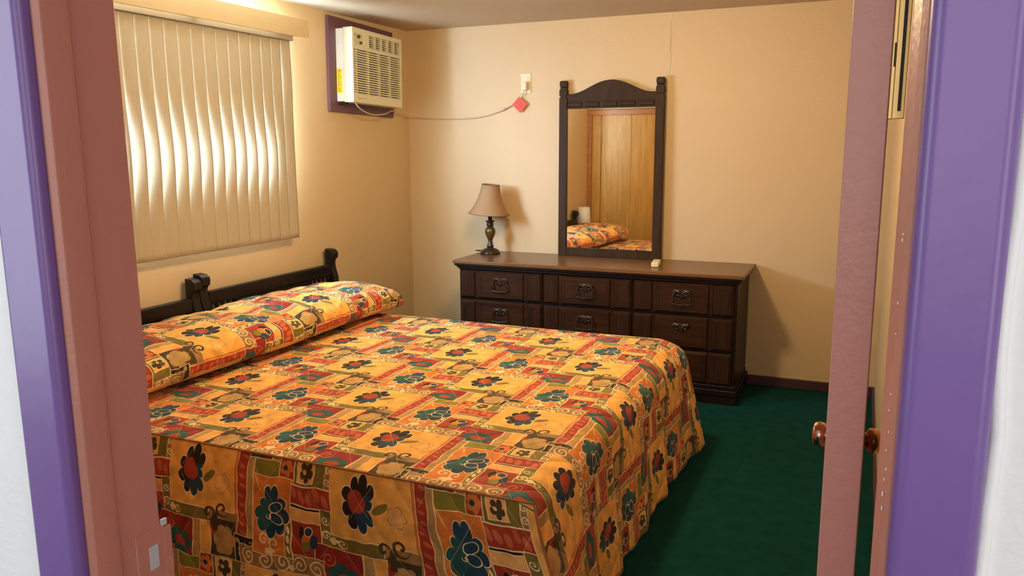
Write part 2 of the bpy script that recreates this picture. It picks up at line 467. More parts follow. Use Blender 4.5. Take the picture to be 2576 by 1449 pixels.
struct(MB().box((-.14, YF, -.05), (XR+.1, .1, 0)).build('floor', m_carpet), 'dark green carpet')
struct(MB().box((-.14, YF-.05, H), (XR+.1, .1, H+.06)).build('ceiling', m_ceil))
w = MB()
w.box((-.14, YF-.05, 0), (0, WY0, H)); w.box((-.14, WY1, 0), (0, .1, H))
w.box((-.14, WY0, 0), (0, WY1, WZ0)); w.box((-.14, WY0, WZ1), (0, WY1, H))
struct(w.build('wall_left', m_wall))
struct(MB().box((0, 0, 0), (XR, .1, H)).build('wall_back', m_wall))
wb = bpy.data.objects['wall_back']
zs = [1.93+.0185*i for i in range(21)]
left = [(1.879 + .003*math.sin(z*61) + .002*math.sin(z*143), z) for z in zs]
right = [(1.886 + .003*math.sin(z*47+1) + .002*math.sin(z*171), z) for z in zs]
MB().prism(left + right[::-1], 1, -.0022, .001).build('plaster_seam', plain('bare plaster', (.62, .53, .38), .8, noise=.2, nscale=60, bump=.5), wb)
struct(MB().box((XR, YF-.05, 0), (XR+.1, .1, H)).build('wall_right', m_wall))
XL, XD = 2.212, 3.083   # rough opening
w = MB()
w.box((0, -4.45, 0), (XL, YF, H)); w.box((XD, -4.45, 0), (XR, YF, H)); w.box((XL, -4.45, 2.05), (XD, YF, H))
struct(w.build('wall_front', m_wall))
w = MB()
w.box((.6, YH, 0), (XL, -4.45, H)); w.box((XD, YH, 0), (4.6, -4.45, H)); w.box((XL, YH, 2.05), (XD, -4.45, H))
struct(w.build('wall_hall_front', m_white))
struct(MB().box((.5, -7.3, 0), (.6, -4.45, H)).build('wall_hall_left', m_white))
struct(MB().box((4.6, -7.3, 0), (4.7, -4.45, H)).build('wall_hall_right', m_white))
struct(MB().box((.5, -7.4, 0), (4.7, -7.3, H)).build('wall_hall_back', m_white))
struct(MB().box((.5, -7.4, H), (4.7, -4.45, H+.06)).build('ceiling_hall', m_white))
struct(MB().box((.5, -7.4, -.05), (4.7, YF, 0)).build('floor_hall', m_carpet))

def baseboard(name, a, b, lip):
    mb = MB().box(a, b)
    struct(mb.build(name, m_base, bevel=.004))
baseboard('baseboard_back', (0, -.014, 0), (XR, 0, .062), 0)
baseboard('baseboard_right', (XR-.014, -4.40, 0), (XR, -.014, .062), 0)
baseboard('baseboard_left', (0, -3.72, 0), (.014, -.014, .062), 0)

# window behind the blind
win = bpy.data.objects.new('window_1', None); COL.objects.link(win); struct(win)
win.location = (-.06, (WY0+WY1)/2, (WZ0+WZ1)/2)
o = win.location
fr = MB(o)
for a, b in (((-.10, WY0, WZ0), (-.05, WY1, WZ0+.035)), ((-.10, WY0, WZ1-.035), (-.05, WY1, WZ1)),
             ((-.10, WY0, WZ0), (-.05, WY0+.035, WZ1)), ((-.10, WY1-.035, WZ0), (-.05, WY1, WZ1)),
             ((-.095, -2.17, WZ0), (-.055, -2.13, WZ1))):
    fr.box(a, b)
fr.build('window_frame', m_alu, win)
MB(o).box((-.08, WY0+.03, WZ0+.03), (-.076, -2.15, WZ1-.03)).build('pane', m_glass, win)
MB(o).box((-.08, -2.15, WZ0+.03), (-.076, WY1-.03, WZ1-.03)).build('pane', m_glass, win)
MB(o).box((-.05, WY0, WZ0), (.012, WY1, WZ0+.015)).build('window_sill', m_alu, win, bevel=.004)

# door frame: jambs with stops, casings
JZ = 2.04
mb = MB().prism([(XL, -4.505), (2.2315, -4.505), (2.2325, -4.400), (XL, -4.400)], 2, 0, JZ)
mb.prism([(2.2312, -4.505), (2.234, -4.505), (2.238, -4.499), (2.239, -4.472), (2.237, -4.464), (2.2312, -4.459)], 2, 0, JZ)
jl = struct(mb.build('trim_jamb_left', m_mauve, bevel=.002), 'mauve brown door jamb with stop, latch side')
mb = MB().prism([(3.0745, -4.505), (XD+.001, -4.505), (XD+.001, -4.395), (3.071, -4.395)], 2, 0, JZ)
mb.prism([(3.0745, -4.505), (3.0735, -4.505), (3.070, -4.497), (3.0665, -4.470), (3.066, -4.462), (3.073, -4.459)], 2, 0, JZ)
jr = struct(mb.build('trim_jamb_right', m_mauve), 'mauve brown door jamb with stop, hinge side')
mb = MB()
for i, z in enumerate((1.432, 1.428, 1.384, 1.362, 1.318, 1.306, 1.290, 1.276, 1.262, 1.254, 1.243, 1.232, 1.175, 1.168, 1.160)):
    hh = .0006 + .0016*random.random()**2; xx = 3.0690 + .0011*random.random()
    mb.box((xx-.0004, -4.4982, z-hh), (xx+.0002, -4.4970, z+hh*.6))
mb.build('paint_chips', m_white, jr)['kind'] = 'stuff'
struct(MB().box((2.235, -4.505, JZ-.03), (3.073, -4.395, JZ+.01)).build('trim_jamb_head', m_mauve))
def casing(name, x0, x1, z0, z1, lab):
    o = MB().box((x0, -4.522, z0), (x1, -4.5, z1)).build(name, m_purple, bevel=.010, seg=4)
    return struct(o, lab)
casing('trim_casing_left', 2.160, 2.2325, 0, 2.12, 'purple gloss casing at the latch side of the doorway')
casing('trim_casing_right', 3.0745, 3.130, 0, 2.12, 'purple gloss casing at the hinge side of the doorway')
casing('trim_casing_head', 2.237, 3.0745, 2.045, 2.12, None)
# room-side casings, mauve
struct(MB().box((2.13, -4.40, 0), (2.200, -4.388, 2.11)).build('trim_room_casing_left', m_mauve, bevel=.003))
struct(MB().box((2.200, -4.40, 2.045), (3.09, -4.386, 2.11)).build('trim_room_casing_head', m_mauve, bevel=.003))
# caulked white edge beside the right casing
pts = [(3.1335 + .0018*math.sin(i*1.3) + .001*math.sin(i*3.7), -4.5015, i*.05) for i in range(0, 43)]
struct(MB().tube(pts, .0055, 6).build('trim_caulk_bead', m_white, smooth=True))

# strike plate on the latch jamb (part of the left jamb)
MB().box((2.2315, -4.440, .925), (2.2340, -4.396, 1.012)).box((2.2310, -4.397, .930), (2.2342, -4.384, 1.006)).build('strike_plate', m_mauve, jl, bevel=.002)['label'] = 'painted strike plate'
mb = MB().box((2.2338, -4.4215, .958), (2.2348, -4.4075, .990))
mb.build('latch_hole', m_steel, jl, bevel=.0004)['label'] = 'bare steel latch opening'
MB().box((2.2315, -4.399, 1.010), (2.2350, -4.391, 1.018)).build('strike_lip', m_steel, jl)['label'] = 'bare steel lip of the strike'

# open door, seen edge-on
DX0, DX1, DYH, DYL = 3.0255, 3.0565, -4.388, -3.60
door = struct(MB().box((DX0, DYH, .012), (DX1, DYL, 2.02)).build('door_1', m_mauve, bevel=.0015), 'mauve brown door swung open into the room, seen edge-on')
def doorknob(sgn, x):
    prof = [(.027, 0), (.028, .003), (.025, .008), (.013, .011), (.012, .015), (.015, .016), (.0205, .020), (.0215, .028), (.0205, .035), (.016, .039), (0.001, .040)]
    mb = MB()
    mb.lathe([(r, sgn*h) for r, h in prof], (x, -3.66, .992), 24, axis=0)
    mb.build('door_knob', m_knob, door, smooth=True)['label'] = 'polished bronze door knob'
doorknob(-1, DX0); doorknob(1, DX1)
for z0 in (1.512, .20):
    h = MB().box((3.0562, -4.396, z0), (3.0590, -4.388, z0+.098)).box((3.0590, -4.397, z0), (3.0676, -4.3945, z0+.098)).build('door_hinge', m_gold, door, bevel=.0006)
    h['label'] = 'brass door hinge'
    MB().box((3.0624, -4.3985, z0+.006), (3.0648, -4.3968, z0+.092)).build('hinge_gap_shade', m_slot, h)  # dark strip standing in for the shadow between the hinge leaves
    MB().box((3.0574, -4.3972, z0+.040), (3.0584, -4.3955, z0+.058)).build('hinge_gap_shade', m_slot, h)  # shorter dark strip, gap shadow put in as colour

# ------------------------------------------------------------------ closet at the far end (seen in the mirror)
CY = -3.74
clo = thing('closet', 'built-in closet of honey oak panels across the wall facing the dresser, seen in the mirror', 'closet', (0.7, CY, 0))
o = clo.location
MB(o).box((0, -4.40, 1.97), (1.42, CY, H)).build('closet_header', m_wall, clo)
MB(o).box((1.38, -4.40, 0), (1.42, CY, 1.97)).build('side_panel', m_wall, clo)
MB(o).box((0, CY-.008, 1.905), (1.40, CY+.022, 1.962)).build('track_fascia', m_oakr, clo, bevel=.003)['label'] = 'reddish oak track fascia'
MB(o).box((0, CY-.03, 0), (.05, CY+.012, 1.91)).build('door_post', m_oakr, clo, bevel=.002)
for k, (x0, x1) in enumerate(((.052, .157), (.161, .507), (.511, .857), (.861, 1.207), (1.211, 1.378))):
    MB(o).box((x0, CY-.03, .01), (x1, CY-.002 - .006*(k % 2), 1.91)).build('closet_door', m_oak, clo, bevel=.003)

# ------------------------------------------------------------------ vertical blind
bl = thing('vertical_blind', 'beige vertical blind with valance over the window above the headboards', 'blind', (.08, -2.1, 2.1))
o = bl.location
YB0, YB1 = -2.93, -1.287
mb = MB(o).box((.128, YB0, 2.094), (.138, YB1, 2.193))
mb.build('valance', m_valance, bl, bevel=.002)
MB(o).box((.044, YB0+.05, 2.074), (.100, YB1-.094, 2.112)).build('headrail', plain('taupe metal', (.26, .20, .15), .55), bl)
for yb in (YB0+.2, -2.1, YB1-.2):
    MB(o).box((0, yb-.012, 2.112), (.128, yb+.012, 2.117)).build('bracket', m_alu, bl)
NV = 19
for i in range(NV):
    yc = -1.424 - i*.0805
    ph0 = R(3.0 + random.uniform(-.15, .15)); tw = R(random.uniform(21, 24)); zc = 1.45 + random.uniform(-.02, .02)
    zt, zb = 2.078, .985
    if i == 0: tw = R(7); zc = 1.85
    if i == 1: tw = R(1)
    def fn(u, v, yc=yc, ph0=ph0, tw=tw, zc=zc):
        z = zt + (zb-zt)*v
        ph = ph0 + tw*math.exp(-((z-zc)/.17)**2)
        s_ = (u-.5)*.0889
        bow = .004*(1-(2*u-1)**2)
        return (.070 + s_*math.sin(ph) + bow*math.cos(ph), yc + s_*math.cos(ph) - bow*math.sin(ph), z)
    va = MB(o).grid(8, 36, fn).build('vane', m_vane, bl, smooth=True)
    sd = va.modifiers.new('thickness', 'SOLIDIFY'); sd.thickness = .0009

# ------------------------------------------------------------------ air conditioner in the wall
fr = MB()
AY0, AY1, AZ0, AZ1 = -.952, -.228, 1.704, 2.271
o = (0, (AY0+AY1)/2, (AZ0+AZ1)/2)
ac = thing('air_conditioner', 'cream and white window air conditioner in a plum frame on the wall beside the blind', 'air conditioner', o, (R(-1.5), 0, 0))
o_ac = o
t = .075
def lo_(y, z): return (y-o[1], z-o[2])
for name, pts in (('frame_board', [(AY0, AZ0), (AY1, AZ0), (AY1-t, AZ0+t), (AY0+t, AZ0+t)]),
                  ('frame_board', [(AY1, AZ0), (AY1, AZ1), (AY1-t, AZ1-t), (AY1-t, AZ0+t)]),
                  ('frame_board', [(AY1, AZ1), (AY0, AZ1), (AY0+t, AZ1-t), (AY1-t, AZ1-t)]),
                  ('frame_board', [(AY0, AZ1), (AY0, AZ0), (AY0+t, AZ0+t), (AY0+t, AZ1-t)])):
    MB().prism([lo_(*p) for p in pts], 0, 0, .022).build(name, m_plum, ac, bevel=.002)['label'] = 'plum painted frame board'
Y0, Y1, Z0, Z1 = -.884, -.316, 1.760, 2.206
y0, z0 = lo_(Y0, Z0); y1, z1 = lo_(Y1, Z1)
# metal sleeve, then moulded front
case = MB().box((0, y0+.006, z0+.006), (.085, y1-.006, z1-.004)).build('case', m_acw, ac, bevel=.004)
case['label'] = 'white steel case'
MB().box((.022, y0+.0052, z0+.055), (.062, y0+.0062, z0+.205)).build('sticker', m_yellow, case)['label'] = 'yellow warning sticker'
for k in range(10):
    zz = z0+.066+k*.0135
    MB().box((.030, y0+.0047, zz), (.054 - .006*(k % 3), y0+.0053, zz+.004)).build('print_line', plain('sticker ink', (.20, .17, .03), .6) if k == 0 else bpy.data.materials['sticker ink'], case)
for zz in (z1-.09, z1-.25):
    MB().lathe([(.004, 0), (.004, -.0015), (0.0005, -.002)], (.035, y0+.0062, zz), 10, axis=1).build('screw', m_steel, case)
XB, XF = .078, .146
shell = MB()
shell.box((XB+.001, y0+.004, z1-.030), (XF-.0006, y1-.004, z1-.0006)); shell.box((XB+.001, y0+.004, z0+.0006), (XF-.0006, y1-.004, z0+.050))
shell.box((XB, y0, z0), (XF, y0+.016, z1)); shell.box((XB, y1-.020, z0), (XF, y1, z1))
shell.box((XB+.001, y0+.004, z1-.128), (XF-.0006, y1-.004, z1-.105))
front = shell.build('front_cover', m_ac, ac, bevel=.003, seg=2, soft=False)
MB().box((XB+.01, y0+.01, z0+.03), (XF-.022, y1-.01, z1-.02)).build('dark_backing', m_slot, ac)  # black backing box, its colour stands in for shade behind the louvres
# grille: horizontal louvres and ribs
gy0, gy1, gz0, gz1 = y0+.016, y1-.020, z0+.050, z1-.128
NL = 19
st = (gz1-gz0)/NL
for k in range(NL-0):
    zc = gz0 + (k+.28)*st
    MB().box((XF-.020, gy0, zc-st*.28), (XF-.002, gy1, zc+st*.28)).build('louvre', m_ac, ac)
for k in range(1, 4):
    yy = gy0 + .030 + (gy1-gy0-.030)*k/4
    MB().box((XF-.020, yy-.0035, gz0), (XF-.001, yy+.0035, gz1)).build('grille_rib', m_ac, ac)
MB().box((XF-.020, gy0+.026, gz0), (XF-.001, gy0+.031, gz1)).build('grille_rib', m_ac, ac)
# outlet vent, top right
vy0, vy1, vz0, vz1 = y0+.178, y1-.020, z1-.105, z1-.030
for k in range(6):
    zz = vz0 + (k+.5)*(vz1-vz0)/6.0
    MB().box((XF-.022, vy0, zz-.0026), (XF-.006, vy1, zz+.0026)).build('vent_blade', m_ac, ac)
for k in range(0, 6):
    yy = vy0 + (vy1-vy0)*k/5
    MB().box((XF-.022, yy-.006, vz0), (XF-.002, yy+.006, vz1)).build('vent_rib', m_ac, ac)
cp = MB().box((XB, y0+.014, vz0-.002), (XF-.001, vy0-.004, vz1+.002)).build('control_panel', m_ac, ac, bevel=.002)
MB().box((XF-.002, y0+.026, vz0+.006), (XF+.0006, y0+.108, vz1-.004)).build('control_plate', plain('tan plate', (.56, .52, .32), .4), cp)
for yy, zz, r in ((y0+.062, vz1-.022, .0105), (y0+.084, vz0+.018, .0085)):
    MB().lathe([(r, 0), (r*.9, .012), (r*.5, .014), (.0005, .014)], (XF, yy, zz), 16, axis=0).build('dial', m_knobg, cp, smooth=True)['label'] = 'dark grey dial'
MB().lathe([(.004, 0), (.004, .003), (.0005, .003)], (XF-.001, y0+.030, vz1-.012), 10, axis=0).build('indicator', m_knobg, cp)
MB().box((XF-.0015, y0+.050, z0+.026), (XF+.0004, y0+.135, z0+.030)).build('badge', plain('grey badge', (.36, .33, .22), .5), front)
MB().box((.02, y0+.02, z0-.008), (.07, y0+.05, z0+.01)).build('foot', m_slot, case)

# its cord, plug, tag and the outlet
ol = thing('wall_outlet', 'ivory wall outlet plate high on the back wall, above the red tag', 'outlet', (.916, 0, 1.912))
MB().box((-.037, -.006, -.068), (.037, 0, .062)).build('cover_plate', m_plate, ol, bevel=.003)
for zz in (.026, -.026):
    MB().box((-.017, -.008, zz-.014), (.017, -.005, zz+.014)).build('receptacle', m_plate, ol, bevel=.003)
def smooth_path(pts, n=8):
    out = []
    P = [Vector(p) for p in pts]; P = [P[0]*2-P[1]] + P + [P[-1]*2-P[-2]]
    for i in range(1, len(P)-2):
        for k in range(n):
            t = k/n
            out.append(.5*((2*P[i]) + (-P[i-1]+P[i+1])*t + (2*P[i-1]-5*P[i]+4*P[i+1]-P[i+2])*t*t + (-P[i-1]+3*P[i]-3*P[i+1]+P[i+2])*t**3))
    out.append(P[-2]); return out
path = smooth_path([(.120, -.840, 1.768), (.125, -.80, 1.735), (.120, -.70, 1.706), (.110, -.58, 1.700), (.098, -.45, 1.713), (.080, -.38, 1.728), (.050, -.27, 1.738),
                    (.058, -.16, 1.728), (.12, -.045, 1.707), (.20, -.026, 1.694), (.34, -.018, 1.687), (.55, -.018, 1.693), (.70, -.018, 1.722), (.80, -.018, 1.760), (.872, -.020, 1.802), (.905, -.028, 1.840), (.914, -.030, 1.868)])
ac_inv = (Matrix.Translation(o_ac) @ Matrix.Rotation(R(-1.5), 4, 'X')).inverted()
pc = MB().tube(path, .0036, 8).build('power_cord', m_cord, ac, smooth=True)
pc.matrix_parent_inverse = ac_inv
MB().box((.902, -.042, 1.862), (.934, -.008, 1.918)).build('plug', m_plate, pc, bevel=.006)
MB().tube([(.742, -.018, 1.737), (.770, -.018, 1.748)], .0085, 8).build('cable_clip', m_cord, pc)
tg = thing('warning_tag', 'red paper tag hanging askew from the cord beneath the outlet', 'tag', (.880, -.026, 1.770), (0, R(42), 0))
MB().box((-.040, -.001, -.036), (.040, .001, .036)).build('card', m_red, tg)
for zz in (.012, -.004):
    MB().box((-.026, -.0014, zz), (.026, -.0009, zz+.004)).build('print_line', plain('tag ink', (.5, .03, .02), .6) if zz > 0 else bpy.data.materials['tag ink'], tg)

# ------------------------------------------------------------------ dresser
dr = thing('dresser', 'dark walnut nine-drawer dresser against the back wall', 'dresser', (1.535, -.26, 0))
o = dr.location
TX0, TX1, TY, TZ = .615, 2.452, -.532, .770
MB(o).box((TX0, TY, .748), (TX1, -.004, TZ)).build('top', m_dtop, dr, bevel=.004)
# cove moulding under the top
for k, (ins, za, zb) in enumerate(((.008, .734, .748), (.018, .724, .735), (.026, .712, .725))):
    MB(o).box((TX0+ins, TY+ins, za), (TX1-ins, -.006, zb)).build('moulding', m_dcase, dr, bevel=.004)
CX0, CX1, CYF = .642, 2.418, -.480
MB(o).box((CX0, CYF, .11), (CX1, -.012, .715)).build('case', m_dcase, dr, bevel=.003)
for ins, za, zb in ((.004, .085, .112), (-.010, .052, .088)):
    MB(o).box((CX0+ins-.012, CYF-.020+ins, za), (CX1-ins+.008, -.012, zb)).build('base_moulding', m_dcase, dr, bevel=.006, seg=3)
MB(o).box((CX0-.002, CYF-.022, 0), (CX1+.012, -.014, .055)).build('plinth', m_dcase, dr, bevel=.003)
cols = [(.656, .772, 1.113, 1.224), (1.236, 1.347, 1.682, 1.801), (1.814, 1.939, 2.270, 2.398)]
rows = [(.524, .706), (.318, .508), (.116, .303)]
def scroll(cx, cz, r0, a0, turns, hand, n=18, y=-.508):
    return [(cx + hand*r0*(1-.72*i/n)*math.cos(a0+turns*2*math.pi*i/n), y, cz + r0*(1-.72*i/n)*math.sin(a0+turns*2*math.pi*i/n)) for i in range(n+1)]
for ci, (xa, xb, xc, xd) in enumerate(cols):
    for ri, (za, zb) in enumerate(rows):
        d = MB(o).box((xa, CYF-.012, za), (xd, CYF+.01, zb)).build('drawer', m_dfront, dr)
        for k, (p0, p1) in enumerate(((xa, xb-.006), (xb+.006, xc-.006), (xc+.006, xd))):
            MB(o).frustum_y((p0, CYF-.024, za), (p1, CYF-.010, zb), .012).build('raised_panel', m_dfront if k == 1 else m_dfrontz, d)
            # scribed inner line
            q = MB(o)
            i0, i1, j0, j1, wl = p0+.026, p1-.026, za+.026, zb-.026, .0022
            for a, b in (((i0, j0), (i1, j0+wl)), ((i0, j1-wl), (i1, j1)), ((i0, j0), (i0+wl, j1)), ((i1-wl, j0), (i1, j1))):
                q.box((a[0], CYF-.0246, a[1]), (b[0], CYF-.0235, b[1]))
            q.build('scribed_line', m_dcase, d)
        hx = (xb+xc)/2; hz = zb - .078
        pl = MB(o)
        yb = CYF-.024
        for s_ in (-1, 1):
            pl.tube(scroll(hx+s_*.022, hz+.012, .017, R(200), -1.15, s_, y=yb-.004), .0040, 6)
            pl.tube([(hx, yb-.004, hz+.028), (hx+s_*.012, yb-.004, hz+.034), (hx+s_*.026, yb-.004, hz+.030), (hx+s_*.042, yb-.004, hz+.033), (hx+s_*.050, yb-.004, hz+.024)], [.004, .004, .0045, .004, .003], 6)
            pl.lathe([(.008, 0), (.007, -.010), (.003, -.014), (.0005, -.015)], (hx+s_*.040, yb, hz+.022), 12, axis=1)
            pl.tube([(hx+s_*.010, yb-.003, hz-.002), (hx+s_*.004, yb-.003, hz-.014)], [.006, .003], 6)
        pl.prism([(hx-.014, hz-.002), (hx, hz-.012), (hx+.014, hz-.002), (hx+.010, hz+.022), (hx, hz+.032), (hx-.010, hz+.022)], 1, yb-.006, yb)
        hd = pl.build('handle_plate', m_brass, d, smooth=False)
        if not (ci == 2 and ri > 0):
            bail = smooth_path([(hx-.041, yb-.012, hz+.020), (hx-.052, yb-.016, hz-.002), (hx-.048, yb-.019, hz-.024), (hx-.056, yb-.020, hz-.042), (hx-.030, yb-.021, hz-.046),
                                (hx, yb-.022, hz-.050), (hx+.030, yb-.021, hz-.046), (hx+.056, yb-.020, hz-.042), (hx+.048, yb-.019, hz-.024), (hx+.052, yb-.016, hz-.002), (hx+.041, yb-.012, hz+.020)], 5)
            bb = MB(o).tube(bail, .0042, 7)
            bb.lathe([(.0005, -.012), (.006, -.008), (.0075, 0), (.006, .008), (.0005, .012)], (hx, yb-.022, hz-.050), 10, axis=0)
            bb.build('bail', m_brass, hd, smooth=True)

# ------------------------------------------------------------------ dresser mirror
mi = thing('dresser_mirror', 'tall wall mirror in a dark arched frame leaning behind the dresser top', 'mirror', (1.520, -.046, .770), (R(-.55), 0, R(-1.0)))
# local: x centred, z from the dresser top
W2 = .346
MB().box((-W2+.046, -.008, .040), (W2-.046, -.003, .975)).build('mirror_glass', m_mirror, mi)
MB().box((-W2+.03, -.001, .03), (W2-.03, .010, .99)).build('back_board', m_slot, mi)
for s_ in (-1, 1):
    xc = s_*(W2-.025)
    p = MB().box((xc-.026, -.024, 0), (xc+.026, .014, 1.036))
    p.box((xc-.020, -.020, 1.036), (xc+.020, .012, 1.046))
    p.box((xc-.026, -.024, 1.046), (xc+.026, .014, 1.082))
    p.prism([(xc-.026, 1.082), (xc+.026, 1.082), (xc+.019, 1.096), (xc-.019, 1.096)], 1, -.020, .011)
    p.box((xc-.026, -.024, 1.096), (xc+.026, .014, 1.098))
    p.build('post', m_mirw, mi, bevel=.002)
    MB().box((xc-.026, -.025, 1.100), (xc+.026, .014, 1.142)).build('finial', m_mirw, mi, bevel=.010, seg=3)
pts = [(-W2+.04, .985)] + [(W2-.04, .985)]
N = 28
top = []
for i in range(N+1):
    x = (W2-.045) - 2*(W2-.045)*i/N
    e = abs(x)/(W2-.045)
    top.append((x, 1.056 + .082*(.5+.5*math.cos(math.pi*min(1, (e/.92)**1.05)))))
MB().prism([(p[0], p[1]) for p in ([(-W2+.045, 1.010), (W2-.045, 1.010)] + top)], 1, -.016, .010).build('crown', m_mirw, mi, bevel=.003)
MB().box((-W2+.045, -.014, .962), (W2-.045, .010, 1.012)).build('top_rail', m_mirw, mi)
for k in range(5):
    xa = -W2+.055 + k*.119
    MB().frustum_y((xa, -.022, .972), (xa+.100, -.013, 1.004), .006).build('rail_block', m_mirw, mi)
MB().box((-W2+.045, -.020, 0), (W2-.045, .010, .056)).build('bottom_rail', m_mirw, mi, bevel=.003)
for k in range(4):
    MB().lathe([(.008, 0), (.006, .006), (.0005, .009)], (-.20+k*.13, -.012, .055), 10).build('rail_bead', m_mirw, mi, smooth=True)

# ------------------------------------------------------------------ lamp on the dresser
la = thing('table_lamp', 'small table lamp with a taupe bell shade on the left end of the dresser', 'lamp', (.716, -.165, .770))
MB().lathe([(.068, 0), (.069, .012), (.062, .016), (.060, .024), (.046, .034), (.028, .040), (.022, .046)], seg=28).build('base', m_lampw, la, smooth=True)
MB().lathe([(.018, .044), (.024, .052), (.024, .058), (.016, .064), (.019, .074), (.014, .080), (.016, .088), (.013, .094)], seg=20).build('stem', m_lampw, la, smooth=True)
MB().lathe([(.013, .092), (.020, .104), (.032, .130), (.037, .150), (.035, .166), (.026, .180), (.018, .188)], seg=24).build('vase', m_lampg, la, smooth=True)['label'] = 'antique gold vase-shaped body'
MB().lathe([(.017, .186), (.024, .194), (.025, .206), (.020, .214), (.032, .224), (.030, .228), (.013, .226), (.014, .270), (.010, .300)], seg=20).build('neck', m_lampw, la, smooth=True)
sh = MB()
prof = [(.139, .272), (.1385, .276), (.118, .302), (.098, .338), (.082, .378), (.070, .420), (.0615, .468), (.0605, .472)]
tl = R(4.5)
seg = 40
vs, fs = [], []
for prof_, flip in ((prof, 0), ([(r-.002, h) for r, h in prof], 1)):
    base = len(vs); m_ = len(prof_)
    for i in range(seg):
        a = 2*math.pi*i/seg
        for r, h in prof_:
            x, y, z = r*math.cos(a), r*math.sin(a), h-.37
            vs.append((x*math.cos(tl)+z*math.sin(tl), y, -x*math.sin(tl)+z*math.cos(tl)+.37))
    for i in range(seg):
        j = (i+1) % seg
        for k in range(m_-1):
            q = (base+i*m_+k, base+j*m_+k, base+j*m_+k+1, base+i*m_+k+1)
            fs.append(q[::-1] if flip else q)
sh.add(vs, fs)
so = sh.build('lamp_shade', m_shade, la, smooth=True); so['label'] = 'taupe bell shade tipped to one side'
for k, (r, h) in enumerate(((.1395, .273), (.0615, .470))):
    ring = []
    for i in range(37):
        a = 2*math.pi*i/36
        x, y, z = r*math.cos(a), r*math.sin(a), h-.37
        ring.append((x*math.cos(tl)+z*math.sin(tl), y, -x*math.sin(tl)+z*math.cos(tl)+.37))
    MB().tube(ring, .0026, 6).build('shade_trim', plain('brown shade trim', (.20, .115, .055), .8) if k == 0 else bpy.data.materials['brown shade trim'], so, smooth=True)
MB().tube(smooth_path([(-.06, .02, .006), (-.11, .04, .010), (-.155, .085, .006), (-.14, .13, .003), (-.11, .150, .002)]), .003, 6).build('cord', m_slot, la, smooth=True)

# small ivory gadget on the dresser
rm = thing('ivory_box', 'small ivory plastic box lying beside the foot of the mirror', 'box', (1.905, -.335, .770), (0, 0, R(8)))
MB().box((-.023, -.045, 0), (.023, .105, .030)).build('shell', m_ivory, rm, bevel=.007, seg=3)
MB().box((-.016, -.030, .0295), (.016, .060, .0312)).build('button_panel', m_plate, rm, bevel=.001)

# ------------------------------------------------------------------ headboards
def headboard(yc, zoff, label):
    hb = thing('headboard', label, 'headboard', (.055, yc, 0), group='twin headboards behind the bed')
    hw = .561
    for s_ in (-1, 1):
        c = s_*(hw-.028)
        prof = [(-.030, 0), (.030, 0), (.030, .700), (.020, .730), (.012, .762), (.010, .792), (.016, .808), (.030, .820), (.034, .842), (.030, .858), (.012, .872), (-.030, .876)]
        MB().prism([(x, z+(zoff if z > .6 else 0)) for x, z in prof], 1, c-.026, c+.026).build('post', m_darkz, hb, bevel=.003)
    MB().box((-.020, -hw+.056, .712+zoff), (.016, hw-.056, .782+zoff)).build('top_rail', m_dark, hb, bevel=.008, seg=3)
    MB().box((-.012, -hw+.24, .62+zoff), (.010, hw-.24, .715+zoff)).build('panel', m_dark, hb)
    MB().box((-.018, -hw+.056, .40), (.014, hw-.056, .622+zoff)).build('lower_rail', m_dark, hb, bevel=.004)
    for s_ in (-1, 1):
        for k in range(4):
            yy = s_*(hw-.076-k*.042)
            MB().lathe([(.008, .618+zoff), (.011, .632+zoff), (.006, .645+zoff), (.012, .666+zoff), (.006, .688+zoff), (.0115, .699+zoff), (.008, .714+zoff)], (0, yy, 0), 10).build('spindle', m_darkz, hb, smooth=True)
    return hb
headboard(-1.594, .006, 'near-black twin headboard with turned spindles, the one nearer the air conditioner')
headboard(-2.714, -.010, 'near-black twin headboard with turned spindles, the one nearer the closet')

# ------------------------------------------------------------------ bed: mattress, box spring, spread, pillows
BX0, BX1, BY0, BY1, BZ = .10, 2.30, -3.275, -1.255, .570
bed = thing('bed', 'king-size bed base and mattress hidden beneath the printed bedspread', 'bed', (1.2, -2.265, 0))
o = bed.location
MB(o).box((BX0+.02, BY0+.05, .30), (BX1-.05, BY1-.05, BZ-.02)).build('mattress', m_mattress, bed, bevel=.04, seg=4)
MB(o).box((BX0+.03, BY0+.06, .10), (BX1-.06, BY1-.06, .298)).build('box_spring', m_mattress, bed, bevel=.01)
for x in (BX0+.15, BX1-.2):
    for y in (BY0+.2, BY1-.2):
        MB(o).box((x-.03, y-.03, 0), (x+.03, y+.03, .10)).build('leg', m_dark, bed)

sp = thing('bedspread', 'orange, red and teal floral patchwork bedspread hanging to the carpet over the bed', 'bedspread', (1.2, -2.265, 0))
o = sp.location
def rad_(y): return .078 + .055*sstep(.2, 1.9, y-BY0)
